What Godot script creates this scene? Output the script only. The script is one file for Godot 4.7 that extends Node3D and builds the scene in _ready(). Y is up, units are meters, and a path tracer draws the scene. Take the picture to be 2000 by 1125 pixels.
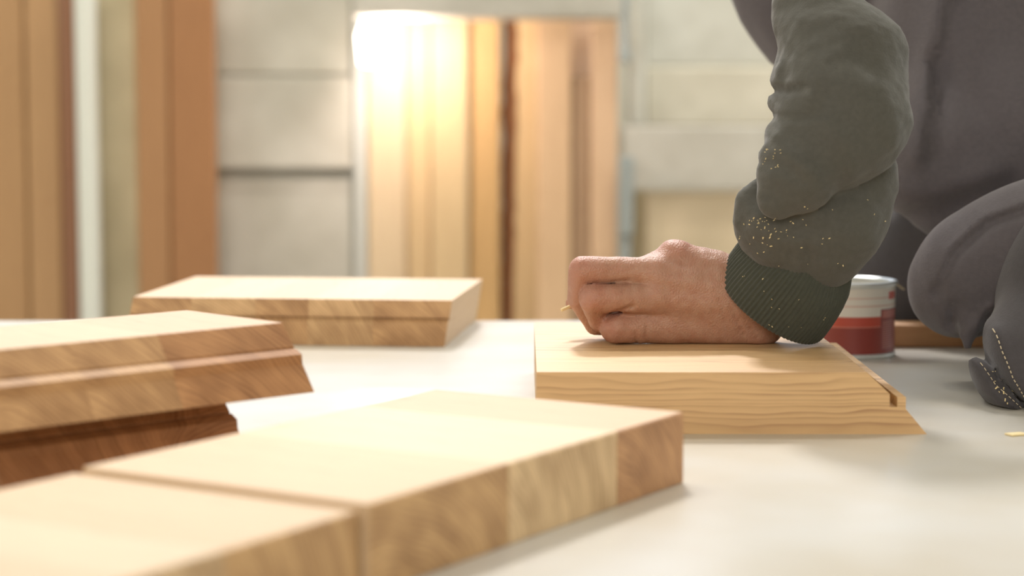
extends Node3D

# ---------------------------------------------------------------- frame of the photograph
const F := 3900.0                 # focal length in pixels of a 2000 x 1125 frame
const HORIZON := 195.0
const TABLE := 0.75               # height of the bench top
const EYE := Vector3(0, 0.953, 0)
const THICK := 0.038              # thickness of the wooden boards
var pitch := atan((562.5 - HORIZON) / F)
var M := {}
var T := {}
var rng := RandomNumberGenerator.new()
var names := {}


func _ready() -> void:
	rng.seed = 7
	set_camera()
	set_light()
	make_textures()
	make_materials()
	build_room()
	build_bench()
	build_background()
	build_boards()
	build_can_and_batten()
	build_scraps()
	build_person()


func set_camera() -> void:
	var cam := Camera3D.new()
	cam.name = "camera"
	cam.near = 0.05
	cam.far = 60.0
	cam.position = EYE
	cam.basis = Basis(Vector3.RIGHT, -pitch)
	var lens := CameraAttributesPhysical.new()
	lens.frustum_focal_length = 83.2
	lens.frustum_focus_distance = 1.325
	lens.exposure_aperture = 5.8
	lens.frustum_near = 0.05
	lens.frustum_far = 60.0
	cam.attributes = lens
	add_child(cam)
	cam.fov = rad_to_deg(2.0 * atan(562.5 / F))
	cam.current = true


func set_light() -> void:
	var env := Environment.new()
	env.background_mode = Environment.BG_SKY
	var sky := Sky.new()
	var sm := ProceduralSkyMaterial.new()
	sm.sky_top_color = Color(0.62, 0.74, 0.92)
	sm.sky_horizon_color = Color(0.9, 0.93, 0.97)
	sm.ground_horizon_color = Color(0.7, 0.7, 0.68)
	sm.ground_bottom_color = Color(0.45, 0.44, 0.42)
	sm.energy_multiplier = 1.2
	sky.sky_material = sm
	env.sky = sky
	env.tonemap_mode = Environment.TONE_MAPPER_LINEAR
	env.tonemap_exposure = 0.67
	env.sdfgi_enabled = true
	env.ssao_enabled = true
	env.ssil_enabled = true
	var we := WorldEnvironment.new()
	we.name = "world_environment"
	we.environment = env
	add_child(we)
	# low sun through the high window in the back wall
	var sun := DirectionalLight3D.new()
	sun.name = "sun"
	sun.light_color = Color(1.0, 0.98, 0.965)
	sun.light_energy = 1.4
	sun.light_angular_distance = 7.0
	sun.shadow_enabled = true
	add_child(sun)
	sun.look_at_from_position(Vector3(-0.2, 1.05 * 3.0, -3.0), Vector3.ZERO)
	# daylight that the windows let in, and an added fill from the front
	area("daylight_back", Vector3(0, 2.92, -4.1), Vector3(0, 2.6, 0), Vector2(3.2, 3.3), Color(0.93, 0.96, 1.0), 7.0)
	area("daylight_left", Vector3(-2.9, 1.95, -0.9), Vector3(0, 1.2, -1.6), Vector2(2.1, 1.6), Color(1.0, 0.97, 0.93), 2.2)
	area("daylight_right", Vector3(2.9, 1.8, -3.0), Vector3(0, 0.9, -1.75), Vector2(1.7, 1.5), Color(0.96, 0.98, 1.0), 4.5)
	area("front_fill", Vector3(-0.8, 2.8, 4.9), Vector3(-0.3, 1.0, -1.6), Vector2(3.2, 1.8), Color(1.0, 0.97, 0.93), 22.0)  # fill for front faces, added at an unseen window behind the camera


func area(called: String, from: Vector3, to: Vector3, size: Vector2, color: Color, energy: float) -> void:
	var a := AreaLight3D.new()
	a.name = called
	a.area_size = size
	a.light_color = color
	a.light_energy = energy
	a.area_range = 12.0
	a.shadow_enabled = true
	add_child(a)
	a.look_at_from_position(from, to)


# ---------------------------------------------------------------- helpers: points
func ray(px: float, py: float) -> Vector3:
	return Basis(Vector3.RIGHT, -pitch) * Vector3((px - 1000.0) / F, -(py - 562.5) / F, -1.0)


func at(px: float, py: float, depth: float) -> Vector3:      # the point that far away, measured level
	var r := ray(px, py)
	return EYE + r * (depth / -r.z)


func on(px: float, py: float, height: float) -> Vector3:     # the point on a level plane
	var r := ray(px, py)
	return EYE + r * ((height - EYE.y) / r.y)


# ---------------------------------------------------------------- helpers: nodes
func numbered(called: String) -> String:
	var n: int = names.get(called, 0)
	names[called] = n + 1
	return called if n == 0 else "%s_%03d" % [called, n]


func thing(called: String, label: String, category: String, where := Vector3.ZERO, group := "") -> Node3D:
	var o := Node3D.new()
	o.name = numbered(called)
	o.position = where
	add_child(o)
	o.set_meta("label", label)
	o.set_meta("category", category)
	if group != "":
		o.set_meta("group", group)
	return o


func put(called: String, mesh: Mesh, material: Material, parent: Node3D = null, where := Vector3.ZERO) -> MeshInstance3D:
	var o := MeshInstance3D.new()
	o.name = called if parent else numbered(called)
	o.mesh = mesh
	if material:
		o.material_override = material
	o.position = where
	o.cast_shadow = GeometryInstance3D.SHADOW_CASTING_SETTING_ON
	(parent if parent else self).add_child(o, true)
	return o


func struct(called: String, mesh: Mesh, material: Material, where := Vector3.ZERO) -> MeshInstance3D:
	var o := put(called, mesh, material, null, where)
	o.set_meta("kind", "structure")
	o.set_meta("label", called.replace("_", " ") + " of the workshop")
	return o


# ---------------------------------------------------------------- helpers: shapes
func face(st: SurfaceTool, pts: Array, uvs: Array, n: Vector3) -> void:
	for k in range(1, pts.size() - 1):
		var order := [0, k, k + 1]
		var a: Vector3 = pts[0]
		var b: Vector3 = pts[k]
		var c: Vector3 = pts[k + 1]
		if (b - a).cross(c - a).dot(n) > 0.0:
			order = [0, k + 1, k]
		for i in order:
			st.set_normal(n)
			st.set_uv(uvs[i])
			st.add_vertex(pts[i])


func chamfer_box(size: Vector3, c: float) -> ArrayMesh:       # centred box with bevelled edges
	var st := SurfaceTool.new()
	st.begin(Mesh.PRIMITIVE_TRIANGLES)
	var h := size / 2.0
	var i := h - Vector3(c, c, c)
	for ax in 3:
		var u := (ax + 1) % 3
		var v := (ax + 2) % 3
		for s in [-1.0, 1.0]:
			var pts := []
			var uvs := []
			for q in [[-1, -1], [1, -1], [1, 1], [-1, 1]]:
				var p := Vector3.ZERO
				p[ax] = s * h[ax]
				p[u] = q[0] * i[u]
				p[v] = q[1] * i[v]
				pts.append(p)
				uvs.append(Vector2(p[u], p[v]) if ax != 0 else Vector2(p[v], p[u]))
			var n := Vector3.ZERO
			n[ax] = s
			face(st, pts, uvs, n)
		for s in [-1.0, 1.0]:
			for r in [-1.0, 1.0]:
				var pts := []
				for q in [[0, -1], [0, 1], [1, 1], [1, -1]]:
					var p := Vector3.ZERO
					p[ax] = q[1] * i[ax]
					p[u] = s * (h[u] if q[0] == 0 else i[u])
					p[v] = r * (i[v] if q[0] == 0 else h[v])
					pts.append(p)
				var n := Vector3.ZERO
				n[u] = s
				n[v] = r
				face(st, pts, [Vector2.ZERO, Vector2(0, 0.1), Vector2(0.01, 0.1), Vector2(0.01, 0)], n.normalized())
	for sx in [-1.0, 1.0]:
		for sy in [-1.0, 1.0]:
			for sz in [-1.0, 1.0]:
				var k := Vector3(sx, sy, sz)
				face(st, [Vector3(h.x, i.y, i.z) * k, Vector3(i.x, h.y, i.z) * k, Vector3(i.x, i.y, h.z) * k], [Vector2.ZERO, Vector2.ZERO, Vector2.ZERO], k.normalized())
	return st.commit()


func lathe(profile: Array, segments: int, smooth := true) -> ArrayMesh:     # profile of Vector2(radius, height), outside on the right when going up
	var st := SurfaceTool.new()
	st.begin(Mesh.PRIMITIVE_TRIANGLES)
	var lowest: float = profile[0].y
	var highest: float = profile[0].y
	for p in profile:
		lowest = minf(lowest, p.y)
		highest = maxf(highest, p.y)
	for k in profile.size() - 1:
		var a: Vector2 = profile[k]
		var b: Vector2 = profile[k + 1]
		var d := (b - a).normalized()
		for s in segments:
			var t0 := TAU * s / segments
			var t1 := TAU * (s + 1) / segments
			var e0 := Vector3(sin(t0), 0, cos(t0))
			var e1 := Vector3(sin(t1), 0, cos(t1))
			var pts := [e0 * a.x + Vector3.UP * a.y, e1 * a.x + Vector3.UP * a.y, e1 * b.x + Vector3.UP * b.y, e0 * b.x + Vector3.UP * b.y]
			var va := (a.y - lowest) / (highest - lowest)
			var vb := (b.y - lowest) / (highest - lowest)
			var uv := [Vector2(float(s) / segments, 1 - va), Vector2(float(s + 1) / segments, 1 - va), Vector2(float(s + 1) / segments, 1 - vb), Vector2(float(s) / segments, 1 - vb)]
			var n0 := e0 * d.y - Vector3.UP * d.x
			var n1 := e1 * d.y - Vector3.UP * d.x
			var ns := [n0, n1, n1, n0]
			for tri in [[0, 2, 1], [0, 3, 2]]:
				var t: Array = tri
				var cr: Vector3 = (pts[t[1]] - pts[t[0]]).cross(pts[t[2]] - pts[t[0]])
				if cr.length_squared() < 1e-16:
					continue
				if cr.dot(n0 + n1) > 0.0:
					t = [t[0], t[2], t[1]]
				for i in t:
					st.set_normal(ns[i])
					st.set_uv(uv[i])
					st.add_vertex(pts[i])
	return st.commit()


func rings_mesh(rings: Array, closed := true) -> ArrayMesh:   # rings of equal count joined into a skin
	var st := SurfaceTool.new()
	st.begin(Mesh.PRIMITIVE_TRIANGLES)
	st.set_smooth_group(0)
	var n: int = rings[0].size()
	for r in rings.size():
		for k in n:
			st.set_uv(Vector2(float(k) / n, float(r) / rings.size()))
			st.add_vertex(rings[r][k])
	for r in rings.size() - 1:
		for k in (n if closed else n - 1):
			var a := r * n + k
			var b := r * n + (k + 1) % n
			for i in [a, b, b + n, a, b + n, a + n]:
				st.add_index(i)
	st.generate_normals()
	return st.commit()


# A wooden stave: its long section (z out of the profiled end, y up) swept across its width x.
# kinds says for every edge of the section whether it shows end grain (e) or long grain (l).
func stave(section: PackedVector2Array, kinds: String, x0: float, x1: float, lean0: float, lean1: float, spin: float, shift: Vector2, long_mat: Material, end_mat: Material) -> ArrayMesh:
	var out := ArrayMesh.new()
	var top := 0.0
	for p in section:
		top = maxf(top, p.y)
	var left := func(p: Vector2) -> Vector3: return Vector3(x0 + lean0 * (1.0 - p.y / top), p.y, p.x)
	var right := func(p: Vector2) -> Vector3: return Vector3(x1 + lean1 * (1.0 - p.y / top), p.y, p.x)
	for kind in ["l", "e"]:
		var st := SurfaceTool.new()
		st.begin(Mesh.PRIMITIVE_TRIANGLES)
		for k in section.size():
			if kinds[k] != kind:
				continue
			var p := section[k]
			var q := section[(k + 1) % section.size()]
			var n := Vector3(0, -(q.x - p.x), q.y - p.y).normalized()
			var pts := [left.call(p), right.call(p), right.call(q), left.call(q)]
			var uvs := []
			for v in pts:
				if kind == "l":
					uvs.append(Vector2((v.z + shift.x) / 0.36, (v.x + shift.y) / 0.1))
				else:
					uvs.append((Vector2(v.x - x0, v.y).rotated(spin) + Vector2(0.04 + shift.y * 1.5, 0.03 + shift.y)) / 0.16)
			face(st, pts, uvs, n)
		if kind == "l":
			var tris := Geometry2D.triangulate_polygon(section)
			for side in 2:
				var put_at: Callable = left if side == 0 else right
				for k in range(0, tris.size(), 3):
					var pts := []
					var uvs := []
					for i in 3:
						var p := section[tris[k + i]]
						pts.append(put_at.call(p))
						uvs.append(Vector2((p.x + shift.x) / 0.36, (p.y + shift.y) / 0.1))
					face(st, pts, uvs, Vector3.LEFT if side == 0 else Vector3.RIGHT)
		st.commit(out)
	out.surface_set_material(0, long_mat)
	out.surface_set_material(1, end_mat)
	return out


# ---------------------------------------------------------------- helpers: rounded bodies (distance fields meshed as surface nets)
class Blob:
	var groups := []                 # [k inside the group, k to what was before, [a, ba, ra, rb - ra, 1 / |ba|^2] ...]
	var lines := []                  # creases and ridges: [points (xy), width squared, height]
	var floor_y := -10.0
	var noise: FastNoiseLite
	var rough := 0.0
	var stretch := Vector3.ONE

	func group(k: float, join: float) -> void:
		groups.append([k, join, []])

	func bone(a: Vector3, ra: float, b: Vector3, rb: float) -> void:
		var ba := b - a
		groups[-1][2].append([a, ba, ra, rb - ra, 1.0 / maxf(ba.length_squared(), 1e-9)])

	func value(p: Vector3) -> float:
		var d := 10.0
		for g in groups:
			var k: float = g[0]
			var e := 10.0
			for c in g[2]:
				var pa: Vector3 = p - c[0]
				var t := clampf(pa.dot(c[1]) * c[4], 0.0, 1.0)
				var f: float = (pa - c[1] * t).length() - c[2] - c[3] * t
				var h := maxf(k - absf(e - f), 0.0)
				e = minf(e, f) - h * h * 0.25 / k
			var j: float = g[1]
			var i := maxf(j - absf(d - e), 0.0)
			d = minf(d, e) - i * i * 0.25 / j
		if absf(d) < 0.02:
			var xy := Vector2(p.x, p.y)
			for l in lines:
				var pts: PackedVector2Array = l[0]
				var near := 10.0
				for k in pts.size() - 1:
					var ba := pts[k + 1] - pts[k]
					var q := xy - pts[k]
					near = minf(near, (q - ba * clampf(q.dot(ba) / ba.length_squared(), 0.0, 1.0)).length_squared())
				var w: float = near / l[1]
				if w < 6.0:
					d -= l[2] * exp(-w)
			if noise:
				d -= rough * noise.get_noise_3dv(p * stretch)
		return maxf(d, floor_y - p.y)

	func front(x: float, y: float, from: float) -> Vector3:   # the first surface met going away from the camera
		var p := Vector3(x, y, from)
		for i in 80:
			var d := value(p)
			if d < 0.0003:
				return p
			p.z -= d * 0.7
			if p.z < from - 0.6:
				break
		return Vector3.INF

	func normal(p: Vector3, e: float) -> Vector3:
		var n := Vector3.ZERO
		for k in [Vector3(1, -1, -1), Vector3(-1, -1, 1), Vector3(-1, 1, -1), Vector3(1, 1, 1)]:
			n += k * value(p + k * e)
		return n.normalized()

	func mesh(lo: Vector3, hi: Vector3, cell: float, tint = null) -> ArrayMesh:
		var nx := int(ceil((hi.x - lo.x) / cell)) + 1
		var ny := int(ceil((hi.y - lo.y) / cell)) + 1
		var nz := int(ceil((hi.z - lo.z) / cell)) + 1
		var f := PackedFloat32Array()
		f.resize(nx * ny * nz)
		f.fill(1.0)
		var b := 6
		var far := cell * b * 0.87 + 0.012
		for bz in range(0, nz, b):
			for by in range(0, ny, b):
				for bx in range(0, nx, b):
					var c := value(lo + Vector3(bx + b * 0.5, by + b * 0.5, bz + b * 0.5) * cell)
					var skip := absf(c) > far
					for z in range(bz, mini(bz + b, nz)):
						for y in range(by, mini(by + b, ny)):
							var row := (z * ny + y) * nx
							for x in range(bx, mini(bx + b, nx)):
								f[row + x] = c if skip else value(lo + Vector3(x, y, z) * cell)
		var at := {}
		var verts := PackedVector3Array()
		var off := [0, 1, nx, nx + 1, nx * ny, nx * ny + 1, nx * ny + nx, nx * ny + nx + 1]
		var corner := [Vector3(0, 0, 0), Vector3(1, 0, 0), Vector3(0, 1, 0), Vector3(1, 1, 0), Vector3(0, 0, 1), Vector3(1, 0, 1), Vector3(0, 1, 1), Vector3(1, 1, 1)]
		var edges := [[0, 1], [2, 3], [4, 5], [6, 7], [0, 2], [1, 3], [4, 6], [5, 7], [0, 4], [1, 5], [2, 6], [3, 7]]
		for z in nz - 1:
			for y in ny - 1:
				var row := (z * ny + y) * nx
				for x in nx - 1:
					var i := row + x
					var inside := 0
					for o in off:
						if f[i + o] < 0.0:
							inside += 1
					if inside == 0 or inside == 8:
						continue
					var sum := Vector3.ZERO
					var n := 0
					for e in edges:
						var u: float = f[i + off[e[0]]]
						var v: float = f[i + off[e[1]]]
						if (u < 0.0) != (v < 0.0):
							sum += corner[e[0]].lerp(corner[e[1]], u / (u - v))
							n += 1
					at[i] = verts.size()
					verts.append(lo + (Vector3(x, y, z) + sum / n) * cell)
		var index := PackedInt32Array()
		var step := [1, nx, nx * ny]
		for i in at:
			for ax in 3:
				var s: int = step[ax]
				var u: int = step[(ax + 1) % 3]
				var v: int = step[(ax + 2) % 3]
				if (f[i] < 0.0) == (f[i + s] < 0.0):
					continue
				if not (at.has(i - u) and at.has(i - v) and at.has(i - u - v)):
					continue
				var q := [at[i], at[i - u], at[i - u - v], at[i - v]]
				var order := [0, 2, 1, 0, 3, 2] if f[i] < 0.0 else [0, 1, 2, 0, 2, 3]   # front faces run clockwise
				for o in order:
					index.append(q[o])
		var normals := PackedVector3Array()
		normals.resize(verts.size())
		var colors := PackedColorArray()
		for i in verts.size():
			normals[i] = normal(verts[i], cell * 0.5)
			if tint != null:
				colors.append(tint.call(verts[i], normals[i]))
		var arrays := []
		arrays.resize(Mesh.ARRAY_MAX)
		arrays[Mesh.ARRAY_VERTEX] = verts
		arrays[Mesh.ARRAY_NORMAL] = normals
		arrays[Mesh.ARRAY_INDEX] = index
		if colors.size():
			arrays[Mesh.ARRAY_COLOR] = colors
		var out := ArrayMesh.new()
		out.add_surface_from_arrays(Mesh.PRIMITIVE_TRIANGLES, arrays)
		return out


func px_bone(b: Blob, p: Array, q: Array) -> void:             # ends given as [px, py, depth, radius in px]
	b.bone(at(p[0], p[1], p[2]), p[3] * p[2] / F, at(q[0], q[1], q[2]), q[3] * q[2] / F)


func px_chain(b: Blob, list: Array) -> void:
	for k in list.size() - 1:
		px_bone(b, list[k], list[k + 1])


func px_line(b: Blob, depth: float, pts: Array, width: float, height: float) -> void:   # a crease (negative height) or ridge, in px and metres
	var list := PackedVector2Array()
	for q in pts:
		var p := at(q[0], q[1], depth)
		list.append(Vector2(p.x, p.y))
	b.lines.append([list, pow(width * depth / F, 2.0), height])


# ---------------------------------------------------------------- textures
func grain_noise(s: int, freq: float, octaves := 3) -> FastNoiseLite:
	var n := FastNoiseLite.new()
	n.seed = s
	n.noise_type = FastNoiseLite.TYPE_SIMPLEX_SMOOTH
	n.frequency = freq
	n.fractal_octaves = octaves
	return n


func image_texture(w: int, h: int, data: PackedByteArray) -> ImageTexture:
	var im := Image.create_from_data(w, h, false, Image.FORMAT_RGB8, data)
	im.generate_mipmaps()
	return ImageTexture.create_from_image(im)


func long_grain(s: int, contrast: float, pitch_m: float, warp: float) -> ImageTexture:     # 0.36 m along the grain, 0.1 m across
	var w := 720
	var h := 400
	var slow := grain_noise(s, 1.0)
	var fine := grain_noise(s + 1, 1.0, 2)
	var data := PackedByteArray()
	data.resize(w * h * 3)
	for y in h:
		var ym := 0.1 * y / h
		for x in w:
			var turn := TAU * x / w                                # round a cylinder, so that the tile closes along the grain
			var cs := Vector2(cos(turn), sin(turn))
			var wav := slow.get_noise_3d(cs.x * 0.42, cs.y * 0.42, ym * 16.0)
			var wide := slow.get_noise_2d(ym * 40.0, 21.0)
			var r := ym / pitch_m + wav * warp + wide * 1.6
			var t := fposmod(r, 1.0)
			var line := pow(t, 2.2) * (1.0 - smoothstep(0.86, 1.0, t))
			line *= clampf(0.62 + 0.9 * slow.get_noise_3d(floor(r) * 2.7, cs.x * 0.5, cs.y * 0.5), 0.1, 1.2)
			line += 0.25 * maxf(0.0, slow.get_noise_2d(ym * 55.0, 5.0))
			var fib := fine.get_noise_3d(cs.x * 2.4, cs.y * 2.4, ym * 1400.0)
			var d := clampf(line * contrast + fib * 0.06 * (0.5 + contrast), -0.15, 1.0)
			var k := (y * w + x) * 3
			data[k] = int(clampf(247.0 - 62.0 * d, 0, 255))
			data[k + 1] = int(clampf(244.0 - 80.0 * d, 0, 255))
			data[k + 2] = int(clampf(240.0 - 92.0 * d, 0, 255))
	return image_texture(w, h, data)


func end_grain(s: int) -> ImageTexture:                       # 0.16 m square, rings about a heart outside the picture
	var w := 640
	var slow := grain_noise(s, 1.0)
	var fine := grain_noise(s + 1, 1.0, 2)
	var data := PackedByteArray()
	data.resize(w * w * 3)
	for y in w:
		for x in w:
			var p := Vector2(x, y) * 0.16 / w
			var q := p - Vector2(0.08, -0.012)
			var r := q.length()
			var a := q.angle()
			var ring := r / 0.0028 + slow.get_noise_2d(r * 30.0, a * 1.2) * 1.6
			var t := fposmod(ring, 1.0)
			var line := pow(t, 2.2) * (1.0 - smoothstep(0.88, 1.0, t))
			line *= 0.6 + 0.7 * slow.get_noise_2d(floor(ring) * 3.1, 9.0)+ 0.15
			var broad := slow.get_noise_2d(r * 45.0 + 50.0, a * 2.0)
			var fib := fine.get_noise_2d(r * 900.0, a * 90.0)
			var d := clampf(0.85 * line + 0.5 * broad + 0.12 * fib + 0.12, -0.1, 1.0)
			var k := (y * w + x) * 3
			data[k] = int(clampf(246.0 - 72.0 * d, 0, 255))
			data[k + 1] = int(clampf(242.0 - 84.0 * d, 0, 255))
			data[k + 2] = int(clampf(237.0 - 94.0 * d, 0, 255))
	return image_texture(w, w, data)


func noise_tex(s: int, freq: float, octaves: int, lo: Color, hi: Color, size := 256) -> NoiseTexture2D:
	var t := NoiseTexture2D.new()
	t.width = size
	t.height = size
	t.seamless = true
	t.noise = grain_noise(s, freq, octaves)
	var g := Gradient.new()
	g.set_color(0, lo)
	g.set_color(1, hi)
	t.color_ramp = g
	return t


func can_label() -> ImageTexture:
	var w := 720
	var h := 240
	var im := Image.create(w, h, false, Image.FORMAT_RGB8)
	im.fill(Color8(222, 218, 208))
	im.fill_rect(Rect2i(0, 104, w, 40), Color8(184, 78, 62))       # bright red band
	im.fill_rect(Rect2i(0, 139, w, 4), Color8(196, 120, 104))
	im.fill_rect(Rect2i(0, 143, w, 97), Color8(138, 58, 50))       # dark red foot
	im.fill_rect(Rect2i(0, 34, w, 5), Color8(208, 180, 168))
	im.fill_rect(Rect2i(0, 62, w, 6), Color8(208, 178, 166))
	for a in [34, 214]:                                            # the small print panel, twice round
		var x0: int = a * 2
		im.fill_rect(Rect2i(x0, 78, 90, 150), Color8(132, 62, 58))
		im.fill_rect(Rect2i(x0 + 4, 82, 82, 30), Color8(168, 84, 76))
		for k in 4:
			im.fill_rect(Rect2i(x0 + 8, 86 + 6 * k, 60 + (k * 37) % 16, 2), Color8(206, 150, 140))
		for k in 13:
			im.fill_rect(Rect2i(x0 + 6, 122 + 8 * k, 50 + (k * 29) % 30, 3), Color8(196, 128, 118))
		im.fill_rect(Rect2i(x0 + 30, 16, 40, 28), Color8(190, 60, 46))
		im.fill_rect(Rect2i(x0 + 46, 20, 2, 20), Color8(226, 160, 148))
	im.generate_mipmaps()
	return ImageTexture.create_from_image(im)


func make_textures() -> void:
	T.long = long_grain(11, 0.95, 0.1 / 24.0, 1.3)
	T.soft = long_grain(23, 0.28, 0.1 / 14.0, 1.8)
	T.end = end_grain(31)
	T.can = can_label()
	T.paint = noise_tex(41, 0.012, 3, Color(0.9, 0.895, 0.88), Color(1, 1, 1))
	T.bench = noise_tex(43, 0.006, 4, Color(0.93, 0.895, 0.83), Color(1, 1, 1), 512)
	T.scuff = noise_tex(44, 0.02, 4, Color(0.75, 0.75, 0.75), Color(1, 1, 1), 512)
	T.fabric = noise_tex(47, 0.25, 3, Color(0.25, 0.25, 0.25), Color(0.9, 0.9, 0.9))
	T.lint = noise_tex(48, 0.08, 4, Color(0.9, 0.9, 0.9), Color(1, 1, 1))
	T.skin = noise_tex(53, 0.12, 4, Color(0.2, 0.2, 0.2), Color(0.95, 0.95, 0.95))
	T.blush = noise_tex(59, 0.02, 4, Color(0.93, 0.84, 0.8), Color(1, 1, 1))


# ---------------------------------------------------------------- materials
func mat(color: Color, roughness: float, tex: Texture2D = null, scale := Vector3.ZERO) -> StandardMaterial3D:
	var m := StandardMaterial3D.new()
	m.albedo_color = color
	m.roughness = roughness
	if tex:
		m.albedo_texture = tex
	if scale != Vector3.ZERO:
		m.uv1_triplanar = true
		m.uv1_scale = scale
	return m


func relief(m: StandardMaterial3D, tex: Texture2D, depth: float) -> StandardMaterial3D:
	m.heightmap_enabled = true
	m.heightmap_texture = tex
	m.heightmap_scale = depth
	return m


func wood(color: Color, tex: Texture2D, roughness := 0.5) -> StandardMaterial3D:
	var m := mat(color, roughness, tex)
	m.metallic_specular = 0.5
	return m


func make_materials() -> void:
	M.wall = mat(Color8(226, 222, 208), 0.9, T.paint, Vector3.ONE * 0.8)
	M.floor = mat(Color8(150, 144, 134), 0.7, T.bench, Vector3.ONE * 0.7)
	M.ceiling = mat(Color8(232, 230, 224), 0.95)
	M.bench = mat(Color8(203, 202, 197), 0.32, T.bench, Vector3(1.4, 1.4, 1.4))
	M.bench.metallic_specular = 0.36
	M.bench_leg = mat(Color8(150, 122, 92), 0.6)
	M.paint_grey = mat(Color8(206, 203, 192), 0.6, T.paint, Vector3.ONE * 2.0)
	M.paint_white = mat(Color8(222, 222, 212), 0.5, T.paint, Vector3.ONE * 2.0)
	M.paint_cream = mat(Color8(214, 202, 168), 0.6, T.paint, Vector3.ONE * 2.0)
	M.paint_peach = mat(Color8(232, 214, 182), 0.6, T.paint, Vector3.ONE * 2.0)
	M.metal_grey = mat(Color8(160, 168, 166), 0.45)
	M.metal_grey.metallic = 0.3
	M.frame = mat(Color8(235, 235, 232), 0.5)
	M.glass = mat(Color(1, 1, 1, 0.06), 0.05)
	M.glass.transparency = BaseMaterial3D.TRANSPARENCY_ALPHA
	M.lamp = mat(Color(1, 1, 1), 0.5)
	M.lamp.emission_enabled = true
	M.lamp.emission = Color(1.0, 0.94, 0.82)
	M.lamp.emission_energy_multiplier = 5.0
	M.added_panel_lamp = mat(Color(1, 1, 1), 0.5)  # glow of the lamps added to brighten the cabinets
	M.added_panel_lamp.emission_enabled = true
	M.added_panel_lamp.emission = Color(1.0, 0.98, 0.94)
	M.added_panel_lamp.emission_energy_multiplier = 2.0
	# skin
	M.skin = mat(Color8(255, 255, 255), 0.52, T.blush, Vector3.ONE * 20.0)
	M.skin.vertex_color_use_as_albedo = true
	M.skin.subsurf_scatter_enabled = true
	M.skin.subsurf_scatter_strength = 0.12
	relief(M.skin, T.skin, 0.06)
	# cloth
	M.sleeve = cloth(Color8(90, 89, 83))  # olive tint and haze of the lens flare put into the cloth colour
	M.cuff = cloth(Color8(76, 79, 70))
	M.sweatshirt = cloth(Color8(98, 93, 96))
	M.trousers = cloth(Color8(83, 80, 82))
	M.thread = mat(Color8(205, 190, 160), 0.8)
	M.chip = mat(Color8(232, 212, 160), 0.8)
	M.tin_label = mat(Color(1, 1, 1), 0.45, T.can)
	M.tin = mat(Color8(214, 218, 216), 0.35)
	M.tin.metallic = 0.35
	M.tin_inside = mat(Color8(232, 230, 220), 0.5)
	M.bark = mat(Color8(150, 102, 68), 0.95, T.lint, Vector3(8, 3, 8))


func cloth(color: Color) -> StandardMaterial3D:
	var m := mat(color, 0.95, T.lint, Vector3.ONE * 9.0)
	m.metallic_specular = 0.25
	m.rim_enabled = true
	m.rim = 0.6
	m.rim_tint = 0.3
	return relief(m, T.fabric, 0.04)


# ---------------------------------------------------------------- room
func slab(lo: Vector3, hi: Vector3) -> Array:
	return [chamfer_box(hi - lo, 0.003), (lo + hi) / 2.0]


func build_room() -> void:
	var x := 3.0
	var back := -4.2
	var fr := 5.0
	var top := 5.0
	var s := slab(Vector3(-x - 0.2, -0.15, back - 0.2), Vector3(x + 0.2, 0, fr + 0.2))
	struct("floor", s[0], M.floor, s[1])
	s = slab(Vector3(-x - 0.2, top, back - 0.2), Vector3(x + 0.2, top + 0.15, fr + 0.2))
	struct("ceiling", s[0], M.ceiling, s[1])
	wall("wall_back", Vector3(0, 0, back - 0.1), 0.0, 2 * x, top, -1.7, 1.7, 1.2, 4.75, 1)
	wall("wall_front", Vector3(0, 0, fr + 0.1), PI, 2 * x, top, -0.8, 2.4, 1.9, 3.7, 2)  # its unseen window is put in and raised for the front fill
	wall("wall_left", Vector3(-x - 0.1, 0, (back + fr) / 2), PI / 2, fr - back, top, 0.25, 2.35, 1.15, 2.75, 3)
	wall("wall_right", Vector3(x + 0.1, 0, (back + fr) / 2), -PI / 2, fr - back, top, -4.3, -2.5, 1.0, 2.7, 4)
	for sx in [-1.0, 1.0]:                                      # unseen flat lamps added between bench and cabinets to brighten the background
		var c := thing("added_ceiling_light", "added flat white panel lamp, unseen fill hanging above the cabinets, %s of the bench" % ("left" if sx < 0 else "right"), "lamp", Vector3(sx * 1.15, top - 1.2, -2.7))
		put("frame", chamfer_box(Vector3(1.3, 0.05, 0.34), 0.004), M.frame, c, Vector3(0, 0.025, 0))
		put("diffuser", chamfer_box(Vector3(1.24, 0.012, 0.28), 0.002), M.added_panel_lamp, c, Vector3(0, -0.006, 0))
		for k in [-0.5, 0.5]:
			put("rod", chamfer_box(Vector3(0.012, 1.15, 0.012), 0.002), M.frame, c, Vector3(k, 0.625, 0))
		area("added_ceiling_glow", Vector3(sx * 1.15, top - 1.225, -2.7), Vector3(sx * 1.15 + 0.001, 0, -2.7), Vector2(0.28, 1.24), Color(1.0, 0.98, 0.94), 6.0)


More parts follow.
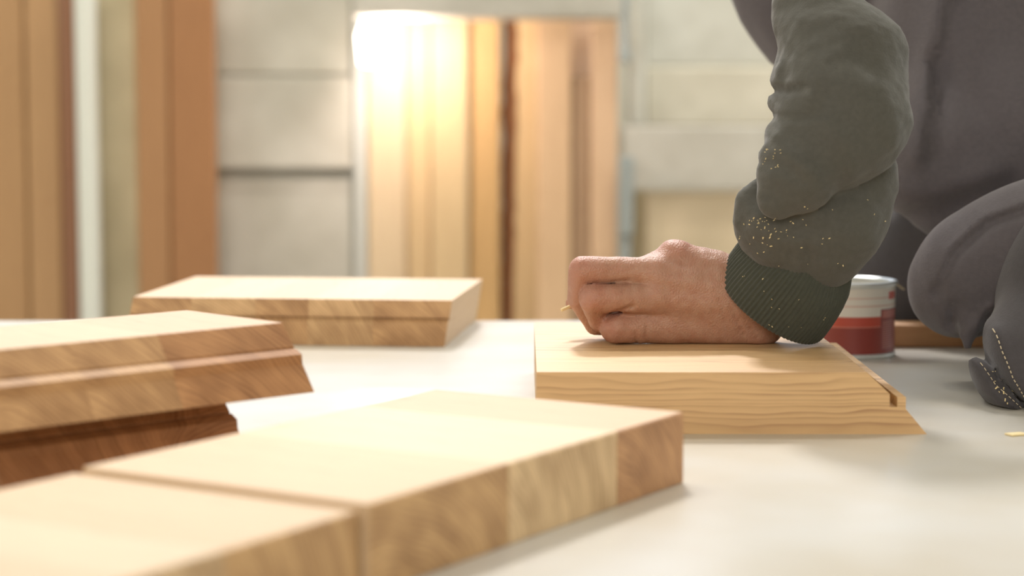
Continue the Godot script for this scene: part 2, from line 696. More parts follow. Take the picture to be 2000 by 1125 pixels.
func wall(called: String, where: Vector3, turn: float, width: float, top: float, wx0: float, wx1: float, wy0: float, wy1: float, number: int) -> void:
	# a thick wall with one window in it
	var st := SurfaceTool.new()
	st.begin(Mesh.PRIMITIVE_TRIANGLES)
	var h := width / 2.0
	for b in [[-h, wx0, 0.0, top], [wx1, h, 0.0, top], [wx0, wx1, 0.0, wy0], [wx0, wx1, wy1, top]]:
		st.append_from(chamfer_box(Vector3(b[1] - b[0], b[3] - b[2], 0.2), 0.001), 0, Transform3D(Basis(), Vector3((b[0] + b[1]) / 2, (b[2] + b[3]) / 2, 0)))
	var o := struct(called, st.commit(), M.wall, where)
	o.rotation.y = turn
	var win := Node3D.new()
	win.name = "window_%d" % number
	win.position = where
	win.rotation.y = turn
	win.set_meta("kind", "structure")
	win.set_meta("label", "window in the " + called.replace("_", " "))
	add_child(win)
	var fs := SurfaceTool.new()
	fs.begin(Mesh.PRIMITIVE_TRIANGLES)
	for b in [[wx0, wx0 + 0.06, wy0, wy1], [wx1 - 0.06, wx1, wy0, wy1], [wx0, wx1, wy0, wy0 + 0.06], [wx0, wx1, wy1 - 0.06, wy1]]:
		fs.append_from(chamfer_box(Vector3(b[1] - b[0], b[3] - b[2], 0.07), 0.004), 0, Transform3D(Basis(), Vector3((b[0] + b[1]) / 2, (b[2] + b[3]) / 2, -0.02)))
	put("window_frame", fs.commit(), M.frame, win)
	put("pane", chamfer_box(Vector3(wx1 - wx0 - 0.11, wy1 - wy0 - 0.11, 0.006), 0.001), M.glass, win, Vector3((wx0 + wx1) / 2, (wy0 + wy1) / 2, -0.02))


func build_bench() -> void:
	var b := thing("workbench", "wide pale workbench top with worn off-white surface carrying all the boards", "workbench", Vector3(0.1, 0, -1.2))
	put("bench_top", chamfer_box(Vector3(2.5, 0.04, 1.27), 0.002), M.bench, b, Vector3(0, TABLE - 0.02, 0))
	for s in [[-1.15, -0.55], [1.15, -0.55], [-1.15, 0.55], [1.15, 0.55]]:
		put("leg", chamfer_box(Vector3(0.08, TABLE - 0.04, 0.08), 0.004), M.bench_leg, b, Vector3(s[0], (TABLE - 0.04) / 2, s[1]))
	put("rail", chamfer_box(Vector3(2.22, 0.09, 0.03), 0.003), M.bench_leg, b, Vector3(0, TABLE - 0.085, -0.55))
	put("rail", chamfer_box(Vector3(2.22, 0.09, 0.03), 0.003), M.bench_leg, b, Vector3(0, TABLE - 0.085, 0.55))


# ---------------------------------------------------------------- background
func px_box(called: String, x0: float, y0: float, x1: float, y1: float, depth: float, thick: float, m: Material, parent: Node3D, c := 0.004) -> MeshInstance3D:
	var lo := at(x0, y1, depth)
	var hi := at(x1, y0, depth)
	var mid := at((x0 + x1) / 2, 300, depth)
	var w := (x1 - x0) * depth / F
	return put(called, chamfer_box(Vector3(w, hi.y - lo.y, thick), c), m, parent, Vector3(mid.x, (lo.y + hi.y) / 2, -depth - thick / 2) - parent.position)


func plank(label: String, x0: float, x1: float, depth: float, top: float, color: Color, group: String, tilt := 0.0, spin := 0.0, thick := 0.026) -> Node3D:
	var mid := at((x0 + x1) / 2, 300, depth)
	var w := (x1 - x0) * depth / F
	var o := thing("plank", label, "plank", Vector3(mid.x, 0, -depth - thick / 2), group)
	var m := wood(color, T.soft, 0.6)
	m.uv1_scale = Vector3(2.0, 6.0, 1)
	m.uv1_offset = Vector3(rng.randf(), 0.25 + rng.randf() * 0.4, 0)
	# chamfer_box maps u along its height on the wide faces after a quarter turn
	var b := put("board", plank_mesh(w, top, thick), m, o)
	b.name = "board"
	o.rotation = Vector3(-0.02, spin, tilt)
	return o


func plank_mesh(w: float, h: float, t: float) -> ArrayMesh:
	var st := SurfaceTool.new()
	st.begin(Mesh.PRIMITIVE_TRIANGLES)
	var c := 0.003
	var outline := [Vector2(-w / 2, -t / 2 + c), Vector2(-w / 2 + c, -t / 2), Vector2(w / 2 - c, -t / 2), Vector2(w / 2, -t / 2 + c), Vector2(w / 2, t / 2 - c), Vector2(w / 2 - c, t / 2), Vector2(-w / 2 + c, t / 2), Vector2(-w / 2, t / 2 - c)]
	for k in 8:
		var p: Vector2 = outline[k]
		var q: Vector2 = outline[(k + 1) % 8]
		var n := Vector3((p + q).x, 0, (p + q).y)
		n = Vector3(q.y - p.y, 0, -(q.x - p.x)).normalized()
		var along := absf(q.x - p.x) > absf(q.y - p.y)
		var up := p.x if along else p.y
		var vq := q.x if along else q.y
		face(st, [Vector3(p.x, 0, p.y), Vector3(q.x, 0, q.y), Vector3(q.x, h, q.y), Vector3(p.x, h, p.y)], [Vector2(0, up), Vector2(0, vq), Vector2(h, vq), Vector2(h, up)], n)
	var capp := []
	var capu := []
	for p in outline:
		capp.append(Vector3(p.x, h, p.y))
		capu.append(Vector2(p.x, p.y))
	face(st, capp, capu, Vector3.UP)
	var low := []
	for p in outline:
		low.append(Vector3(p.x, 0, p.y))
	face(st, low, capu, Vector3.DOWN)
	return st.commit()


func build_background() -> void:
	var d := 3.7
	var gl := "brown planks leaning at the left of the workshop"
	var brown := Color8(190, 152, 108)
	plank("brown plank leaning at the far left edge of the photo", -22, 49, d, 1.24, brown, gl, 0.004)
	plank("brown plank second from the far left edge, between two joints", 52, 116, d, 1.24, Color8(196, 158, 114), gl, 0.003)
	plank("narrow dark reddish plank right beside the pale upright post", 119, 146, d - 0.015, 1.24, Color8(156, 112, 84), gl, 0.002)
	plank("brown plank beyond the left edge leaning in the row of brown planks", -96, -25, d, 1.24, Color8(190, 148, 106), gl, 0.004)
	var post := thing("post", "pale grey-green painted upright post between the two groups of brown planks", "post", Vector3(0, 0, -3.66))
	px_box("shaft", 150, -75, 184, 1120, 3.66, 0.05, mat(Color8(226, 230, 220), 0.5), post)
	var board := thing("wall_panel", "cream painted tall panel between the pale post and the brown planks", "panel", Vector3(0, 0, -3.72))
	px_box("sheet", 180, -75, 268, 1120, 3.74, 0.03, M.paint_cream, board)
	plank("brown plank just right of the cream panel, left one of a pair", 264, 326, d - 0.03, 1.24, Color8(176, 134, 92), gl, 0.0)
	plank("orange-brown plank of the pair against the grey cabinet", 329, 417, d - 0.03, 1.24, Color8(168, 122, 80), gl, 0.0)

	# pale cabinet left of the lit planks
	var cab := thing("cabinet", "pale grey cabinet with three stacked flat fronts left of the glowing planks", "cabinet", Vector3(0, 0, -3.78))
	px_box("carcass", 400, -75, 716, 1150, 3.80, 0.34, M.paint_grey, cab)
	px_box("front_panel", 412, -75, 690, 146, 3.775, 0.022, M.paint_grey, cab)
	px_box("front_panel", 412, 149, 690, 331, 3.765, 0.03, M.paint_grey, cab)
	px_box("front_panel", 412, 343, 690, 700, 3.785, 0.012, M.paint_grey, cab)
	px_box("front_panel", 412, 706, 690, 1120, 3.785, 0.012, M.paint_grey, cab)
	px_box("stile", 692, -75, 717, 1130, 3.755, 0.04, mat(Color8(210, 212, 206), 0.5), cab)

	# lit bay with the light planks
	var head := thing("bay_header", "pale grey header box spanning above the glowing light planks", "header", Vector3(0, 0, -3.5))
	px_box("box", 690, -75, 1214, 34, 3.55, 0.15, M.paint_grey, head)
	var bay := thing("back_board", "pale back board closing the bay behind the light planks", "panel", Vector3(0, 0, -3.9))
	px_box("sheet", 730, -75, 1210, 1150, 3.92, 0.02, M.paint_white, bay)
	var gc := "light planks standing in the lit bay"
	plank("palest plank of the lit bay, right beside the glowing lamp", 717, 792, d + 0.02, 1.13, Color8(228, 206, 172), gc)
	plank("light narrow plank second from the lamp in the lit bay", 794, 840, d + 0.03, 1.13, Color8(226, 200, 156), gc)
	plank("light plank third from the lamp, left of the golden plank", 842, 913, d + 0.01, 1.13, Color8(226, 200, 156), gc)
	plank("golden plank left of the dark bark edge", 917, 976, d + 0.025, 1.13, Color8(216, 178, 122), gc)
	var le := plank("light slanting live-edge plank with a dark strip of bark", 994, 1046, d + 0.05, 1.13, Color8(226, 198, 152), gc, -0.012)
	var st := SurfaceTool.new()                              # the ragged bark along its left edge
	st.begin(Mesh.PRIMITIVE_TRIANGLES)
	st.set_smooth_group(-1)
	var rings := []
	var bn := grain_noise(5, 9.0)
	for k in 46:
		var y := 1.13 * k / 45.0
		var r := 0.0115 + 0.003 * bn.get_noise_2d(y * 3.0, 1.0) + 0.004 * y
		var ring := []
		for a in 9:
			var t := TAU * a / 9.0
			var q := r * (1.0 + 0.35 * bn.get_noise_2d(y * 4.0, a * 3.0))
			ring.append(Vector3(-0.033 + 0.004 * bn.get_noise_2d(y, 8.0) + cos(t) * q, y, 0.004 - sin(t) * q * 0.9))
		rings.append(ring)
	put("bark_edge", rings_mesh(rings), M.bark, le).set_meta("label", "dark reddish-brown strip of bark")
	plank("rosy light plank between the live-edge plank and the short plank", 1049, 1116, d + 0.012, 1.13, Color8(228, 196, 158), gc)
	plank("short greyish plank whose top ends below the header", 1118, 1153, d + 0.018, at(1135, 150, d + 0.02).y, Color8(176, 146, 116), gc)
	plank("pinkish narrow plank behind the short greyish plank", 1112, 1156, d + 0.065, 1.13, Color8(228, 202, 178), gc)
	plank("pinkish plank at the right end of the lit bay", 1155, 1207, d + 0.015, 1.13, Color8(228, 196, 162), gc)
	var lp := thing("work_lamp", "small glowing lamp under the header at the left end of the lit bay", "lamp", at(722, 80, 3.62))
	var hood := [Vector2(0.0, 0.0)]
	var lw := 0.03
	var prof := PackedVector2Array([Vector2(-0.016, -0.043), Vector2(0.0, -0.046), Vector2(0.026, 0.02), Vector2(0.022, 0.043), Vector2(-0.008, 0.043), Vector2(-0.021, 0.008)])
	var lm := SurfaceTool.new()
	lm.begin(Mesh.PRIMITIVE_TRIANGLES)
	for k in prof.size():
		var p := prof[k]
		var q := prof[(k + 1) % prof.size()]
		face(lm, [Vector3(p.x, p.y, -lw), Vector3(p.x, p.y, lw), Vector3(q.x, q.y, lw), Vector3(q.x, q.y, -lw)], [Vector2.ZERO, Vector2.ZERO, Vector2.ZERO, Vector2.ZERO], Vector3(q.y - p.y, -(q.x - p.x), 0).normalized())
	for s in [-1.0, 1.0]:
		var pts := []
		var uvs := []
		for p in prof:
			pts.append(Vector3(p.x, p.y, s * lw))
			uvs.append(Vector2.ZERO)
		face(lm, pts, uvs, Vector3(0, 0, s))
	put("diffuser", lm.commit(), M.lamp, lp)
	put("mount", chamfer_box(Vector3(0.03, 0.012, 0.05), 0.002), M.metal_grey, lp, Vector3(0.006, 0.047, 0))
	var lamp := OmniLight3D.new()
	lamp.name = "work_lamp_light"
	lamp.light_color = Color(1.0, 0.92, 0.88)
	lamp.light_energy = 0.16
	lamp.light_size = 0.035
	lamp.omni_range = 6.0
	lamp.omni_attenuation = 2.0
	lamp.shadow_enabled = true
	lamp.position = lp.position + Vector3(0.045, 0.0, 0.05)
	add_child(lamp)

	# pale shelving right of the lit bay
	var sh := thing("shelving", "cream and pale grey shelving with a broad rail right of the lit bay", "shelving", Vector3(0, 0, -3.8))
	px_box("back_panel", 1262, -75, 1900, 128, 3.86, 0.02, M.paint_white, sh)
	px_box("back_panel", 1262, 132, 1900, 246, 3.85, 0.02, mat(Color8(224, 219, 202), 0.6, T.paint, Vector3.ONE * 2.0), sh)
	px_box("rail", 1214, 246, 1900, 371, 3.74, 0.03, M.paint_grey, sh)
	px_box("lower_panel", 1262, 374, 1900, 1120, 3.765, 0.02, M.paint_peach, sh)
	px_box("upright", 1226, -75, 1260, 246, 3.79, 0.05, M.paint_white, sh)
	px_box("upright", 1236, 372, 1266, 1120, 3.80, 0.04, M.paint_cream, sh)
	px_box("upright", 1880, -75, 1910, 1130, 3.79, 0.08, M.paint_white, sh)
	var cl := thing("bar_clamp", "grey metal clamp bar hanging at the upper right of the lit bay", "clamp", Vector3(0, 0, -3.72))
	px_box("bar", 1211, -75, 1226, 122, 3.72, 0.012, M.metal_grey, cl)
	px_box("jaw", 1208, 96, 1230, 122, 3.705, 0.03, M.metal_grey, cl)
	var c2 := thing("bracket", "blue-grey metal bracket under the broad rail beside the pinkish plank", "bracket", Vector3(0, 0, -3.7))
	px_box("plate", 1208, 306, 1238, 462, 3.705, 0.014, M.metal_grey, c2)
	px_box("foot", 1211, 462, 1232, 1110, 3.712, 0.012, M.metal_grey, c2)


# ---------------------------------------------------------------- boards on the bench
func profiled(length: float, reach: float, lip := true) -> Array:
	# section of a board whose end carries a chamfer, a slot, a lip and an undercut bevel
	var r := reach
	var t := THICK
	if not lip:                                                 # a narrow slot and a lip with a sloping top
		return [PackedVector2Array([Vector2(-length, 0), Vector2(r, 0), Vector2(r * 0.65, t * 0.41), Vector2(r * 0.66, t * 0.555), Vector2(r * 0.46, t * 0.63), Vector2(r * 0.43, t * 0.5), Vector2(r * 0.39, t * 0.5), Vector2(r * 0.385, t * 0.66), Vector2(r * 0.02, t * 0.99), Vector2(0, t), Vector2(-length, t)]), "leeeeeeeele"]
	return [PackedVector2Array([Vector2(-length, 0), Vector2(r, 0), Vector2(r * 0.65, t * 0.41), Vector2(r * 0.65, t * 0.6), Vector2(r * 0.51, t * 0.6), Vector2(r * 0.51, t * 0.44), Vector2(r * 0.385, t * 0.44), Vector2(r * 0.385, t * 0.65), Vector2(r * 0.02, t * 0.99), Vector2(0, t), Vector2(-length, t)]), "leeeeeeeele"]


func staved_board(label: String, where: Vector3, w: Vector3, section: PackedVector2Array, kinds: String, cuts: Array, tones: Array, lean0 := 0.0, lean1 := 0.0, spins := [], longs: Texture2D = null) -> Node3D:
	var o := thing("board", label, "board", where, "")
	var x := Vector3(w.x, 0, w.z).normalized()
	o.basis = Basis(x, Vector3.UP, x.cross(Vector3.UP))
	for k in cuts.size() - 1:
		var tone: Color = tones[k % tones.size()]
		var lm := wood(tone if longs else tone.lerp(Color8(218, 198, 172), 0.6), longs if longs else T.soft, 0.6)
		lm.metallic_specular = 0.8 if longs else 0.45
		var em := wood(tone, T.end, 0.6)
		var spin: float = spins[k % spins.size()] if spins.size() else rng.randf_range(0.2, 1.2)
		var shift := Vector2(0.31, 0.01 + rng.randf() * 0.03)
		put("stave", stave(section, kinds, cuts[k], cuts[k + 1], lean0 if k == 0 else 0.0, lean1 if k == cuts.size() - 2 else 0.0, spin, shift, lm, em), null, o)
	return o


func build_boards() -> void:
	var top := TABLE + THICK
	var honey := Color8(220, 184, 138)
	var tan_ := Color8(206, 166, 120)
	var pale := Color8(230, 202, 160)
	var red := Color8(186, 142, 104)
	# the piece that the fist rests on: grain from left to right, profiled at the right
	var a := on(1048, 848, TABLE)
	var b := on(1810, 848, TABLE)
	var p := profiled(b.x - a.x - 0.0373, 0.0373)
	var far := on(1055, 630, top)
	var o := staved_board("oak-coloured board under the fist, with a lipped slot along its right edge", Vector3(b.x - 0.0373, TABLE, a.z), Vector3(0.006, 0, -1), p[0], p[1], [0.0, 0.07, 0.14, a.z - far.z], [Color8(222, 184, 130), Color8(226, 190, 138), Color8(222, 186, 134)], 0, 0, [], T.long)
	# the two stacked boards at the left, ends towards the camera
	var a1 := on(550, 630, top + THICK)
	var b1 := on(0, 683, top + THICK)
	var w1 := (a1 - b1).normalized()
	var g1 := Vector3(w1.z, 0, -w1.x)
	if g1.z > 0.0:
		g1 = -g1
	p = profiled(0.094, 0.0245, false)
	var n := 0.30
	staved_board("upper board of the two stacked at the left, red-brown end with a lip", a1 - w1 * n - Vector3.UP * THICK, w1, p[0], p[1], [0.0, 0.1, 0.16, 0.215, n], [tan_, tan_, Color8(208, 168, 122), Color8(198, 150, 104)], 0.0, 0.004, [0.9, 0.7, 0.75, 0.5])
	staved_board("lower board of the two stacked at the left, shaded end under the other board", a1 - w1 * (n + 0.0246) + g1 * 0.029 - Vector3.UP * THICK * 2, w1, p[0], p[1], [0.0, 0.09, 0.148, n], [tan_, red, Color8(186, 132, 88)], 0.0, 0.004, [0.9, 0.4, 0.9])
	# the board lying at the back
	var a2 := on(883, 587, top)
	var d2 := on(260, 580, top)
	var w2 := a2 - d2
	var l := 0.198
	var t := THICK
	var sec := PackedVector2Array([Vector2(-l, 0), Vector2(0.004, 0), Vector2(0.0055, t * 0.5), Vector2(0.0055, t * 0.52), Vector2(0.0, t * 0.59), Vector2(-0.002, t * 0.59), Vector2(-0.002, t * 0.62), Vector2(0.0005, t * 0.62), Vector2(0, t), Vector2(-l, t)])
	var wl := w2.length()
	staved_board("board lying at the back of the bench, groove along its end and a white-lit side", d2 - Vector3.UP * THICK, w2, sec, "leeeeeeele", [0.0, 0.05, 0.105, 0.15, 0.205, wl], [tan_, honey, tan_, honey, tan_], -0.008, -0.006, [0.9, 0.6, 1.1, 0.8, 0.7])
	# the two blurred boards in front
	var A := on(165, 912, top)
	var C := on(1335, 805, top)
	var D := on(720, 985, top)
	var w3 := (C - D)
	var g := Vector3(w3.z, 0, -w3.x).normalized()
	if g.x > 0.0:
		g = -g
	var len3 := (A - D).dot(g)
	sec = PackedVector2Array([Vector2(-len3, 0), Vector2(-0.0005, 0), Vector2(0, 0.0005), Vector2(0, t - 0.001), Vector2(-0.001, t), Vector2(-len3, t)])
	var W := w3.length()
	var e1 := on(995, 905, top)
	var e2 := on(1205, 843, top)
	staved_board("big blurred board in front centre, end of three blocks ending in a dark one", D - Vector3.UP * THICK, w3, sec, "leeele", [0.0, (e1 - D).dot(w3.normalized()), (e2 - D).dot(w3.normalized()), W], [Color8(214, 176, 126), Color8(232, 204, 160), Color8(200, 154, 108)], 0, 0, [0.25, 1.35, 1.0])
	var wd := w3.normalized()
	var off := 0.003
	var s1 := (on(480, 1068, top) - D).dot(wd)
	var low := PackedVector2Array()                            # the corner board is a little thinner
	for q in sec:
		low.append(Vector2(q.x, q.y * 0.93))
	staved_board("blurred board at the bottom left corner, nearest to the camera", D - wd * (0.235 + off) - g * -0.003 - Vector3.UP * THICK, w3, low, "leeele", [0.0, 0.1, 0.235 + off + s1, 0.235], [honey, pale, Color8(214, 176, 126)], 0, 0, [0.6, 1.2, 0.9])


func build_can_and_batten() -> void:
	var r := 0.0375
	var h := 0.06
	var c := Vector3((1660.0 - 1000.0) / F * 1.59, TABLE, -1.59)
	var can := thing("paint_can", "small open paint can, white above and red below, behind the cuff", "can", c)
	put("label_sleeve", lathe([Vector2(r - 0.0006, 0.004), Vector2(r - 0.0006, h - 0.004)], 72), M.tin_label, can)
	put("bottom_rim", lathe([Vector2(0, 0.0012), Vector2(r - 0.002, 0.0012), Vector2(r - 0.001, 0.0), Vector2(r + 0.0002, 0.0012), Vector2(r + 0.0002, 0.003), Vector2(r - 0.001, 0.004)], 72), M.tin, can)
	put("top_rim", lathe([Vector2(r - 0.0006, h - 0.0045), Vector2(r + 0.0008, h - 0.0035), Vector2(r + 0.0012, h - 0.0015), Vector2(r + 0.0006, h), Vector2(r - 0.0016, h + 0.0002), Vector2(r - 0.004, h - 0.001), Vector2(r - 0.0042, h - 0.0025)], 72), M.tin, can)
	put("inside", lathe([Vector2(r - 0.0042, h - 0.0025), Vector2(r - 0.0015, h - 0.004), Vector2(r - 0.0015, 0.02), Vector2(0, 0.02)], 72), M.tin_inside, can)
	var drip := put("drip", chamfer_box(Vector3(0.008, 0.0016, 0.0016), 0.0005), M.thread, can, Vector3(r + 0.004, h - 0.006, 0.0))
	drip.rotation.z = -0.6
	var x0 := (1690.0 - 1000.0) / F * 1.64
	var x1 := (2080.0 - 1000.0) / F * 1.64
	var bt := thing("batten", "short plain wooden batten lying behind the paint can", "batten", Vector3((x0 + x1) / 2, TABLE, -1.652))
	var bm := put("stick", chamfer_box(Vector3(x1 - x0, 0.018, 0.036), 0.0012), wood(Color8(206, 160, 116), T.soft), bt, Vector3(0, 0.009, 0))
	bm.material_override.uv1_scale = Vector3(3, 10, 1)


func build_scraps() -> void:
	var a := at(1096, 606, 1.372)
	var b := at(1114, 598, 1.378)
	var z := (b - a).normalized()
	var x := z.cross(Vector3.UP).normalized()
	var sp := put("splinter", chamfer_box(Vector3(0.0016, 0.0022, a.distance_to(b)), 0.0005), M.chip)
	sp.transform = Transform3D(Basis(x, z.cross(x), z), (a + b) / 2.0)
	sp.set_meta("label", "pale wood splinter sticking out from the far side of the fist")
	sp.set_meta("category", "splinter")
	var c := on(1985, 850, TABLE)
	var ch := put("wood_chip", chamfer_box(Vector3(0.012, 0.0012, 0.008), 0.0004), M.chip, null, c + Vector3(0, 0.0006, 0))
	ch.rotation.y = 0.4
	ch.set_meta("label", "pale wood chip lying on the bench in front of the knee")
	ch.set_meta("category", "chip")


# ---------------------------------------------------------------- person
func build_person() -> void:
	var who := thing("person", "person in dark grey sweatshirt and work trousers kneeling on the bench, fist on a board", "person", Vector3.ZERO)
	var top := TABLE + THICK
	# --- the hand, one skin
	var h := Blob.new()
	h.group(0.009, 0.004)
	px_bone(h, [1464, 634, 1.352, 42], [1310, 633, 1.350, 38])
	px_bone(h, [1452, 596, 1.346, 42], [1282, 582, 1.340, 30])
	px_bone(h, [1440, 565, 1.347, 42], [1284, 538, 1.340, 30])
	px_bone(h, [1425, 546, 1.356, 40], [1322, 505, 1.353, 29])
	px_bone(h, [1322, 505, 1.353, 29], [1268, 524, 1.348, 27])
	px_bone(h, [1322, 507, 1.353, 29], [1392, 532, 1.354, 42])
	px_bone(h, [1490, 636, 1.354, 41], [1500, 590, 1.354, 62])
	px_chain(h, [[1470, 580, 1.356, 64], [1560, 430, 1.326, 66], [1660, 220, 1.31, 80]])
	px_chain(h, [[1420, 570, 1.38, 30], [1320, 560, 1.395, 30]])
	px_bone(h, [1215, 572, 1.374, 32], [1300, 575, 1.368, 44])
	px_bone(h, [1218, 610, 1.370, 28], [1300, 610, 1.366, 36])
	px_bone(h, [1194, 610, 1.358, 18], [1290, 604, 1.358, 30])
	px_bone(h, [1168, 554, 1.356, 16], [1290, 556, 1.358, 30])
	# fingers: proximal bone, then the bent joints
	h.group(0.001, 0.004)
	px_chain(h, [[1320, 508, 1.356, 27], [1205, 540, 1.366, 22], [1175, 572, 1.375, 21], [1200, 605, 1.385, 20]])
	px_chain(h, [[1276, 531, 1.341, 28], [1139, 527, 1.337, 28]])
	px_chain(h, [[1137, 529, 1.337, 27], [1130, 582, 1.349, 23], [1162, 634, 1.366, 20], [1200, 640, 1.38, 17]])
	px_chain(h, [[1278, 582, 1.338, 30], [1162, 582, 1.332, 31]])
	px_chain(h, [[1160, 584, 1.333, 30], [1171, 624, 1.349, 23], [1205, 645, 1.368, 18]])
	px_chain(h, [[1312, 634, 1.350, 37], [1204, 638, 1.343, 33], [1222, 646, 1.368, 22]])
	px_chain(h, [[1320, 560, 1.395, 28], [1230, 556, 1.402, 25], [1150, 580, 1.392, 19], [1117, 592, 1.384, 13]])
	# tendons, creases and knuckles
	px_line(h, 1.34, [[1330, 500], [1420, 520]], 10, 0.0006)
	px_line(h, 1.34, [[1290, 545], [1420, 555]], 12, 0.0006)
	px_line(h, 1.34, [[1352, 482], [1366, 486]], 9, -0.0010)
	px_line(h, 1.34, [[1298, 476], [1306, 474]], 9, 0.0008)
	px_line(h, 1.34, [[1150, 556], [1180, 552], [1226, 546]], 4.5, -0.0014)
	px_line(h, 1.34, [[1180, 620], [1205, 607], [1236, 594]], 4.2, -0.0022)
	px_line(h, 1.34, [[1240, 646], [1243, 676]], 3.0, -0.0014)
	px_line(h, 1.34, [[1264, 634], [1259, 668]], 2.6, -0.0010)
	px_line(h, 1.34, [[1404, 585], [1418, 640]], 3.2, -0.0007)
	px_line(h, 1.34, [[1430, 605], [1452, 655]], 2.8, -0.0010)
	px_line(h, 1.34, [[1448, 618], [1478, 660]], 2.8, -0.0010)
	px_line(h, 1.34, [[1390, 600], [1394, 640]], 3.0, -0.0005)
	px_line(h, 1.34, [[1141, 502], [1143, 530]], 2.0, -0.0005)
	px_line(h, 1.34, [[1133, 503], [1136, 530]], 2.0, -0.0005)
	px_line(h, 1.34, [[1146, 562], [1148, 592]], 2.2, -0.0005)
	px_line(h, 1.34, [[1262, 572], [1282, 600]], 12, -0.0008)
	h.noise = grain_noise(71, 60.0, 3)
	h.rough = 0.0006
	h.floor_y = top + 0.0002
	var lo := at(1085, 700, 1.42)
	var hi := at(1740, 130, 1.29)
	var knuckle := [at(1135, 520, 1.335), at(1155, 575, 1.33), at(1190, 632, 1.34), at(1318, 490, 1.35)]
	var tint := func(p: Vector3, _n: Vector3) -> Color:
		var warm := 0.0
		for k in knuckle:
			warm = maxf(warm, exp(-p.distance_squared_to(k) / 0.00022))
		return Color(0.455, 0.272, 0.19).lerp(Color(0.45, 0.235, 0.165), warm)
	# split in two grids: fine for hand, same cell for the forearm inside the sleeve
	put("body", h.mesh(Vector3(lo.x, top - 0.004, lo.z), Vector3(hi.x, at(1600, 330, 1.34).y, hi.z), 0.0022, tint), M.skin, who)

	# --- sweatshirt
	var t := Blob.new()
	t.group(0.05, 0.02)
	px_chain(t, [[1930, -330, 1.62, 240], [1965, 150, 1.60, 215], [2180, 330, 1.56, 235]])
	px_bone(t, [1835, 330, 1.545, 125], [1980, 300, 1.55, 160])
	px_chain(t, [[1480, -248, 1.73, 140], [1578, -67, 1.73, 140], [1730, 190, 1.68, 135]])
	t.noise = grain_noise(73, 10.0, 2)
	t.rough = 0.006
	t.stretch = Vector3(1.2, 0.8, 1.0)
	px_line(t, 1.45, [[1890, -40], [1856, 120], [1815, 310]], 18, 0.005)
	px_line(t, 1.45, [[1925, -40], [1888, 120], [1850, 310]], 18, -0.006)
	px_line(t, 1.45, [[1880, 120], [1950, 240], [2010, 330]], 24, -0.004)
	px_line(t, 1.45, [[1770, 380], [1850, 400], [1960, 340]], 30, 0.006)
	px_line(t, 1.45, [[1820, 430], [1900, 400], [2010, 372]], 26, -0.008)
	lo = at(1250, 560, 1.90)
	hi = at(2420, -420, 1.30)
	lo.y = at(1800, 520, 1.55).y
	var shirt := put("sweatshirt", t.mesh(Vector3(0.17, lo.y, -1.86), Vector3(0.62, EYE.y + 0.20, -1.42), 0.0085), M.sweatshirt, who)
	# hem that hangs over the thigh
	var hm := Blob.new()
	hm.group(0.035, 0.012)
	px_chain(hm, [[1868, 560, 1.43, 70], [1905, 520, 1.42, 84], [2010, 488, 1.41, 108], [2180, 440, 1.42, 150]])
	px_chain(hm, [[1905, 470, 1.53, 62], [1960, 430, 1.53, 80], [2060, 380, 1.53, 110], [2200, 340, 1.52, 140]])
	px_bone(hm, [1862, 572, 1.43, 58], [1885, 568, 1.42, 66])
	hm.group(0.006, 0.008)
	px_chain(hm, [[1890, 600, 1.40, 26], [1891, 640, 1.39, 16], [1889, 676, 1.388, 9]])
	px_line(hm, 1.39, [[1834, 575], [1842, 540], [1864, 492], [1925, 438], [2010, 402]], 9, -0.0032)
	px_line(hm, 1.39, [[1838, 545], [1850, 490], [1914, 422], [2010, 384]], 12, 0.0022)
	px_line(hm, 1.39, [[1866, 600], [1867, 632]], 11, -0.005)
	px_line(hm, 1.39, [[1900, 635], [1918, 600], [2010, 555]], 10, 0.003)
	hm.noise = grain_noise(74, 14.0, 2)
	hm.rough = 0.0015
	put("hem", hm.mesh(Vector3(0.27, TABLE + 0.02, -1.56), Vector3(0.52, TABLE + 0.18, -1.33), 0.0034), M.sweatshirt, shirt)
	# near sleeve: upper part folded over the lower part
	var s := Blob.new()
	s.group(0.012, 0.003)
	px_chain(s, [[1527, 438, 1.322, 92], [1618, 440, 1.320, 95], [1664, 345, 1.325, 92]])
	px_bone(s, [1592, 494, 1.322, 64], [1604, 492, 1.322, 62])
	px_bone(s, [1618, 438, 1.322, 95], [1592, 494, 1.322, 64])
	s.group(0.008, 0.006)
	px_chain(s, [[1482, 362, 1.322, 16], [1462, 396, 1.318, 23], [1458, 430, 1.318, 24]])
	s.group(0.012, 0.002)
	px_chain(s, [[1556, 330, 1.286, 77], [1640, 235, 1.298, 128], [1640, 130, 1.318, 124], [1592, 20, 1.34, 76], [1600, -120, 1.38, 95], [1700, -330, 1.46, 130]])
	px_bone(s, [1552, 345, 1.284, 68], [1514, 393, 1.280, 34])
	s.group(0.008, 0.008)
	px_bone(s, [1521, 196, 1.312, 17], [1538, 206, 1.300, 16])
	px_bone(s, [1536, 156, 1.312, 18], [1555, 150, 1.304, 16])
	# creases and soft folds of the cloth
	px_line(s, 1.29, [[1500, 176], [1535, 178], [1560, 172]], 9, -0.004)
	px_line(s, 1.29, [[1508, 228], [1545, 232], [1590, 222]], 10, -0.0025)
	px_line(s, 1.29, [[1505, 262], [1530, 300], [1570, 330]], 12, 0.0020)
	px_line(s, 1.29, [[1486, 318], [1515, 322], [1560, 350]], 11, -0.0022)
	px_line(s, 1.29, [[1522, 70], [1536, 110], [1532, 150]], 10, -0.0022)
	px_line(s, 1.29, [[1560, 20], [1580, 120], [1570, 190]], 16, 0.0015)
	px_line(s, 1.29, [[1640, 60], [1690, 160], [1690, 260]], 22, -0.0016)
